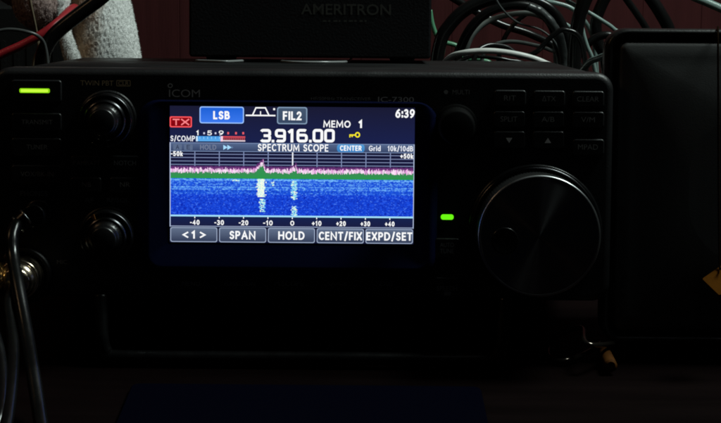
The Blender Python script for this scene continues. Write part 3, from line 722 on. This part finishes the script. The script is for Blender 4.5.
# amber tag on a brown cord in front of the box
TAGM = mat('amber_card', (.10, .036, .005), .95, spec=.0, vary=.3, vscale=120, bump=.3)
CORD = mat('brown_cord', (.012, .007, .004), .9, spec=.0, bump=.6, bscale=1500)
yt = -.013; tc = A(723, 279, yt)
tg = empty('card_tag', Matrix.Translation(tc)); tag(tg, 'small amber card tag hanging on a brown cord against the box at the right edge', 'tag')
b = MB(); rot = Matrix.Rotation(R(-46), 4, 'X') @ Matrix.Rotation(R(-38), 4, 'Y')
b.loft([[rot @ v for v in rrect(-.0065, -.0048, .0065, .0048, .0006, .0004, 3)], [rot @ v for v in rrect(-.0065, -.0048, .0065, .0048, .0006, -.0004, 3)]], TAGM, smooth=False); b.build('card', tg)
b = MB()
def cp(px, py, dep): return M_ROOT @ P(px, py, dep) - tc
b.tube([(-.001, .0002, .004), cp(719.5, 262, -.0115), cp(718.6, 190, -.010), cp(718.2, 90, -.0085), cp(718, 44, -.006), cp(718, 29, -.0015), cp(718, 27.2, .004), cp(718, 27.2, .020), cp(718, 30, .05)], .0004, CORD, 8); b.build('cord', tg)

# ------------------------------------------------------------------ the box standing on the set
AMX = mat('black_wrinkle_paint', (.004, .004, .005), .55, spec=.2, bump=.5, bscale=900)
amp = empty('amplifier_control_box', M_ROOT @ Matrix.Translation((0, .165, ZT - .0012)))
tag(amp, 'black control box lettered AMERITRON standing on top of the transceiver', 'control box')
pa, pb_ = P(189, 45, .165), P(431, 45, .165)
ax0, ax1 = pa.x, pb_.x
zf = .0024
b = MB()
b.loft([rrect(ax0, zf, ax1, .075, .0015, .115, 3), rrect(ax0, zf, ax1, .075, .0015, .0012, 3), rrect(ax0, zf, ax1, .075, .0015, 0, 3, .001)], AMX); b.build('case', amp)
b = MB()
def alab(s, x0, y0, x1, y1, m, off=.0):
    a, c_ = P(x0, y1, .1648), P(x1, y0, .1648); z_ = ZT - .0012
    text(b, s, (a.x, a.z - z_), (c_.x, c_.z - z_), -.00025, m, off)
AML = mat('pale_silkscreen', (.030, .030, .026), .5)
alab('AMERITRON', 301, 4.2, 391, 14.4, AML, .012)
# the line of tiny print under the name is too faint to read
for k, w in enumerate((3.4, 2.2, 4.1, 1.8, 3.0, 3.8, 2.4, 3.3, 2.0)):
    a, c_ = P(323 + k * 5.2, 21.7, .1648), P(323 + w + k * 5.2, 20.1, .1648); z_ = ZT - .0012
    b.face([(a.x, -.0003, a.z - z_), (c_.x, -.0003, a.z - z_), (c_.x, -.0003, c_.z - z_), (a.x, -.0003, c_.z - z_)], AML)
b.build('lettering', amp)
for x in (ax0 + .013, ax1 - .013):
    for yv in (.010, .062):
        b = MB(); b.loft([[(x + r_ * math.cos(2 * math.pi * k / 20), yv + r_ * math.sin(2 * math.pi * k / 20), z) for k in range(20)] for r_, z in ((.005, 0), (.0055, .0008), (.0058, zf + .0004))], MT['rubber']); b.build('foot', amp)

# ------------------------------------------------------------------ stuffed toy behind the set
def fur(name, base, patch, fac_dir=None, edge=.0, wid=.01):
    m = mat(name, base, .95, spec=.1)
    nt = m.node_tree; bs = nt.nodes['Principled BSDF']; tcn = nt.nodes.new('ShaderNodeTexCoord')
    bs.inputs['Sheen Weight'].default_value = .3
    n = nt.nodes.new('ShaderNodeTexNoise'); n.inputs['Scale'].default_value = 420; n.inputs['Detail'].default_value = 4
    nt.links.new(tcn.outputs['Object'], n.inputs['Vector'])
    mx = nt.nodes.new('ShaderNodeMix'); mx.data_type = 'RGBA'
    mx.inputs[6].default_value = (*[c * .78 for c in base], 1); mx.inputs[7].default_value = (*[min(.92, c * 1.1) for c in base], 1)
    nt.links.new(n.outputs['Fac'], mx.inputs[0]); out = mx.outputs[2]
    if patch:
        sx = nt.nodes.new('ShaderNodeSeparateXYZ'); nt.links.new(tcn.outputs['Object'], sx.inputs[0])
        n3 = nt.nodes.new('ShaderNodeTexNoise'); n3.inputs['Scale'].default_value = 90; n3.inputs['Detail'].default_value = 5
        nt.links.new(tcn.outputs['Object'], n3.inputs['Vector'])
        ad = nt.nodes.new('ShaderNodeMath'); ad.operation = 'MULTIPLY_ADD'; ad.inputs[1].default_value = .02
        nt.links.new(n3.outputs['Fac'], ad.inputs[0]); nt.links.new(sx.outputs[0], ad.inputs[2])
        mr = nt.nodes.new('ShaderNodeMapRange'); mr.inputs['From Min'].default_value = edge + wid + .01; mr.inputs['From Max'].default_value = edge + .01
        nt.links.new(ad.outputs[0], mr.inputs[0])
        m2 = nt.nodes.new('ShaderNodeMix'); m2.data_type = 'RGBA'; m2.inputs[7].default_value = (*patch, 1)
        nt.links.new(mr.outputs[0], m2.inputs[0]); nt.links.new(out, m2.inputs[6]); out = m2.outputs[2]
    nt.links.new(out, bs.inputs['Base Color'])
    return m
YP = .335
tc = A(108, 30, YP); tz = Vector((tc.x, YP, 0))
toy = empty('stuffed_toy', Matrix.Translation(tz))
tag(toy, 'white stuffed toy animal with tan patches sitting behind the transceiver at upper left', 'stuffed toy')
def tl(px, py, Y=YP): return A(px, py, Y) - tz
u = (A(109, 30, YP) - A(108, 30, YP)).x       # one photo pixel there
def blob(mb_, c_, rad, m, nu=150, nv=80, rot=None, amp=.0006, fine=620, bend=None):
    rings = []
    for j in range(nv + 1):
        th = math.pi * min(max(j / nv, .004), .996); ring = []
        for i in range(nu):
            a = 2 * math.pi * i / nu
            d = Vector((math.sin(th) * math.cos(a), math.sin(th) * math.sin(a), math.cos(th)))
            p_ = Vector((d.x * rad[0], d.y * rad[1], d.z * rad[2]))
            if rot: p_ = rot @ p_
            p_ += c_
            k = noise.noise(p_ * fine) + .5 * noise.noise(p_ * fine * 1.9) + 4.0 * noise.noise(p_ * 26 + Vector((1, 4, 2)))
            p_ += d * amp * k
            if bend: p_ = bend(p_)
            ring.append(p_)
        rings.append(ring)
    mb_.loft(rings, m)
WH, TAN, MUZ = (.90, .92, .88), (.40, .25, .15), (.40, .29, .27)
def fuzz(mb_, n, ln, m, wd=.00016):
    rf = random.Random(5); fs = [f for f in mb_.bm.faces if len(f.verts) == 4]; acc = []; t = 0
    for f in fs: t += f.calc_area(); acc.append(t)
    import bisect
    out = []
    for _ in range(n):
        f = fs[min(bisect.bisect(acc, rf.random() * t), len(fs) - 1)]; c_ = f.calc_center_median(); nn = f.normal.copy() if f.normal.length else (c_.normalized())
        f.normal_update(); nn = f.normal
        out.append((c_, nn.copy()))
    cen = sum((c_ for c_, _ in out), Vector()) / len(out)
    k = mb_.mi(m)
    for c_, nn in out:
        if nn.dot(c_ - cen) < 0: nn = -nn
        d = (nn * .8 + Vector((rf.uniform(-1, 1), rf.uniform(-1, 1), rf.uniform(-1.2, .6))) * .75).normalized()
        side = d.cross(Vector((rf.uniform(-1, 1), rf.uniform(-1, 1), rf.uniform(-1, 1)))).normalized() * wd
        l_ = ln * rf.uniform(.5, 1.1)
        mb_.face([c_ - side, c_ + side, c_ + d * l_], m)
body_c = tl(104, 34)
FB = fur('white_plush', WH, TAN, True, tl(91, 30).x - .002, .012)
FW_ = fur('white_ear_plush', WH, None); FM = fur('mauve_brown_plush', MUZ, None); FBE = fur('beige_plush', (.46, .36, .28), None)
b = MB(); blob(b, Vector((body_c.x, .0, .062)), (37.5 * u, .027, .079), FB, 420, 320); fuzz(b, 40000, .0010, FB); b.build('body', toy)
hd = tl(28, -36)
b = MB(); blob(b, Vector((hd.x, .004, hd.z)), (46 * u, .026, 46 * u), FBE); hdo = b.build('head', toy)
b = MB(); mz = tl(43, -2); blob(b, Vector((mz.x, -.018, mz.z)), (24 * u, .016, 28 * u), FM, amp=.0006); fuzz(b, 9000, .0012, FM); b.build('muzzle', hdo)
b = MB()
b.tube([tl(62, -40) + Vector((0, -.016, 0)), tl(66, -8) + Vector((0, -.022, 0)), tl(69, 14) + Vector((0, -.025, 0)), tl(73, 34) + Vector((0, -.026, 0)), tl(82, 62) + Vector((0, -.026, 0)), tl(90, 90) + Vector((0, -.022, 0))], lambda t: (7.5 + 1.5 * math.sin(t * 9)) * u, FW_, 40, 26, wob=.12); fuzz(b, 12000, .0009, FW_)
b.build('ear', hdo)
b = MB()
for sx in (-.016, .016):
    blob(b, Vector((body_c.x + sx - .004, -.030, .014)), (.013, .030, .014), FW_, 80, 40)
b.build('paws', toy)

# dark unit standing behind the toy
b = MB(); a, c_ = A(-70, 120, .40), A(66, 6, .40)
b.loft([rrect(a.x, 0, c_.x, c_.z, .003, .50, 4), rrect(a.x, 0, c_.x, c_.z, .003, .402, 4), rrect(a.x, 0, c_.x, c_.z, .003, .40, 4, .002)], mat('dull_black_steel', (.007, .007, .007), .6, spec=.2, bump=.3, bscale=800))
ub = empty('power_supply', Matrix.Identity(4)); tag(ub, 'plain black metal unit standing on the desk behind the stuffed toy and red cable', 'power supply'); b.build('case', ub)
b = MB()
for k in range(9):
    x = a.x + .012 + k * .0075
    b.loft([rrect(x, .03, x + .003, c_.z - .02, .0014, .4005, 4), rrect(x, .03, x + .003, c_.z - .02, .0014, .3996, 4)], MT['rubber'])
b.build('vent_slots', ub)

# ------------------------------------------------------------------ leads behind the set
def cable(name, label, pts, rpx, m, Y=.30, seg=14, wob=0.0, cat='cable', dz=0, cap=None):
    b = MB(); k = (A(1, 0, Y) - A(0, 0, Y)).x
    pp = []
    for q in pts:
        pp.append(A(q[0], q[1], q[2] if len(q) > 2 else Y))
    b.tube(pp, rpx * k, m, seg, 10, wob=wob)
    if cap: cap(b, pp, k)
    return tag(b.build(name), label, cat)
def jk(name, c_, rough=.32): return mat(name, c_, rough, bump=.15, bscale=600, rvary=.08, vscale=80, vary=.15)
CB = MT['cableblk']; GREY = jk('grey_cable_jacket', (.26, .29, .275), .22); PALE = jk('pale_grey_cable_jacket', (.74, .74, .71), .4); DGREY = jk('dark_grey_cable_jacket', (.07, .075, .075))
TEAL = jk('grey_green_cable_jacket', (.22, .30, .28), .2); RED = jk('red_cable_jacket', (.36, .018, .026), .4); GREEN = jk('green_wire_jacket', (.10, .30, .17)); BRAID = mat('braided_sleeve', (.05, .055, .055), .35, bump=1.0, bscale=420)
cable('cable', 'thick black cable slanting down in front of the stuffed toy', [(112, -12, .27), (98, 0, .27), (78, 15, .27), (58, 31, .27), (47, 45, .27), (42, 62, .27), (40, 110, .27)], 7.4, CB)
cable('cable', 'red cable crossing behind the thick black one at upper left', [(-30, 72, .285), (0, 55, .285), (22, 45, .285), (42, 34, .285), (58, 22, .29), (74, 8, .31), (80, 20, .325)], 4.4, RED)
cable('wire', 'thin dark wire with a bright sheen arching over the red cable', [(-20, 36, .26), (0, 30.5, .26), (12, 29.4, .26), (26, 31.5, .26), (38, 36, .262), (45, 46, .265), (48, 70, .265), (48, 110, .265)], 1.7, DGREY)
cable('wire', 'thin beige lead hanging beside the red cable near the toy', [(30, 110, .30), (34, 62, .30), (39, 48, .30), (37, 36, .305), (34, 20, .30), (30, 0, .295), (29, -20, .295)], 1.5, jk('beige_wire_jacket', (.22, .18, .12)))
cable('coaxial_cable', 'thickest black coaxial cable arching up beside the lettered control box', [(434, 130), (436, 70), (441, 40), (449, 26), (461, 13), (476, 4), (498, -3), (540, -8), (600, -12)], 6.8, CB, .315)
cable('coaxial_cable', 'black coaxial cable forming the tall inner arch over the grey one', [(452, 130), (456, 66), (463, 42), (474, 24), (490, 11), (512, 5), (534, 8), (550, 22), (558, 44), (563, 70), (560, 130)], 4.8, CB, .325)
cable('cable', 'mid grey cable curving under the black arches', [(462, 120), (465, 62), (469, 42), (478, 29), (490, 20.5), (505, 15.5), (524, 13.2), (540, 16), (552, 27), (556, 60), (556, 120)], 2.7, GREY, .335)
cable('cable', 'thin grey cable in the low arch right behind the pale one', [(476, 120), (482, 60), (489, 49), (498, 43.5), (512, 41.6), (530, 44), (549, 49.5), (562, 60), (566, 120)], 2.1, GREY, .325)
cable('cable', 'pale grey cable bowing low across the back of the transceiver', [(436, 72, .285), (450, 57.5, .27), (463, 53, .262), (480, 51, .26), (500, 51.6, .26), (525, 56, .26), (545, 63, .262), (562, 74, .28), (572, 110, .30)], 2.9, PALE)
cable('cable', 'grey green cable running along the top edge above the arches', [(470, -14), (500, -4), (522, .2), (540, 1.2), (556, 3), (574, 10), (590, 30), (596, 60), (598, 120)], 2.2, TEAL, .345)
cable('cable', 'thin grey green cable dropping behind the braided lead', [(520, 6), (536, 11.5), (548, 16), (560, 21), (571, 28), (580, 40), (586, 70), (588, 130)], 2.0, TEAL, .340)
cable('braided_lead', 'braided dark lead bending straight down left of the black bundle', [(528, 6), (541, 12), (551, 22), (558, 33), (562, 46), (564, 60), (565, 76), (565, 130)], 4.2, BRAID, .305, wob=.25)
cable('power_cable', 'very thick black power cable dropping vertically between the thin leads', [(592, -14), (585, 0), (579, 18), (575.5, 40), (574, 66), (574, 130)], 7.0, CB, .295)
cable('cable', 'thin dark grey lead just right of the thick power cable', [(577, -8), (580, 14), (583, 32), (587, 46), (592, 58), (596, 80), (598, 130)], 2.2, TEAL, .300)
cable('cable', 'thick grey green cable stub leaving towards the speaker box', [(580, 74, .27), (590, 62, .255), (599, 58, .245), (608, 54.5, .235), (622, 50, .225), (650, 60, .22)], 3.2, TEAL)
cable('cable', 'grey green lead sloping down to the corner of the speaker box', [(566, 0), (577, 6), (588, 12), (602, 20.5), (614, 29), (626, 44), (630, 120)], 2.1, TEAL, .32)
cable('cable', 'black lead slanting behind the speaker box, the thinner of two', [(616, -16), (627, 0), (637, 14), (647, 30), (660, 60), (664, 130)], 3.6, CB, .34)
cable('cable', 'black lead slanting behind the speaker box, the thicker of two', [(640, -16), (652, 0), (661, 14), (669, 30), (676, 60), (678, 130)], 6.4, CB, .36)
cable('cable', 'grey green cable crossing the top right corner over the red wall', [(676, -14), (692, -4), (706, 2), (722, 9), (745, 20), (770, 60)], 4.2, TEAL, .36)
cable('wire', 'green wire weaving behind the black arches', [(430, 10), (433, 26), (440, 40), (457, 46), (461, 56), (470, 59), (482, 60), (494, 70), (496, 120)], 2.3, GREEN, .365)
# thin lead lying on the top cover, slipping under the control box
b = MB()
def tp_(px, py, dep): p = P(px, py, dep); return M_ROOT @ Vector((p.x, dep, ZT - .0012 + .0007))
b.tube([tp_(196, 0, .160), tp_(222, 0, .150), tp_(232, 0, .154), tp_(243, 0, .166), tp_(262, 0, .185), tp_(278, 0, .172), tp_(285, 0, .160), tp_(292, 0, .152), tp_(312, 0, .150), tp_(334, 0, .155), tp_(348, 0, .170), tp_(352, 0, .235)], .0006, jk('steel_grey_lead', (.26, .27, .27), .2), 10)
tag(b.build('wire'), 'thin pale lead on the transceiver top, slipping under the control box', 'wire')

cable('cable', 'black cable crossing the top of the arches and bending down beside the braided lead', [(505, -12), (530, -2), (550, 8), (562, 24), (568, 44), (570, 70), (570, 130)], 4.8, CB, .330)
cable('cable', 'black cable falling between the power cable and the speaker box corner', [(612, -14), (602, 4), (596, 22), (598, 42), (606, 62), (612, 120)], 6.0, CB, .335)
cable('cable', 'black cable looping low behind the grey green stub', [(566, 130), (576, 64), (586, 46), (600, 36), (614, 38), (624, 60), (626, 120)], 4.0, CB, .315)

cable('cable', 'thin black lead sagging under the pale grey cable', [(446, 120, .30), (452, 70, .29), (466, 58, .28), (486, 57, .275), (508, 60, .275), (530, 68, .28), (545, 110, .30)], 1.8, CB)
cable('cable', 'black cable crossing diagonally behind all the arches', [(440, -10, .38), (470, 8, .385), (500, 24, .385), (530, 34, .385), (560, 50, .38), (590, 80, .38), (600, 130, .38)], 4.2, CB)
cable('cable', 'thin glossy black lead climbing steeply through the arches', [(500, 130), (498, 70), (502, 44), (514, 24), (534, 8), (560, -14)], 2.4, CB, .35)

cable('wire', 'hair thin teal wire running from the top edge down into the arches', [(492, -12, .30), (500, 6, .30), (517, 22, .305), (541, 30, .31), (556, 44, .31), (561, 66, .31), (562, 120, .31)], 1.0, DGREY)
cable('cable', 'slim black lead curling just above the pale grey cable', [(470, 110, .275), (474, 60, .275), (486, 46, .28), (506, 47, .285), (520, 56, .285), (536, 52, .285), (552, 36, .285), (566, 30, .285), (582, 44, .285), (590, 110, .285)], 2.6, CB)
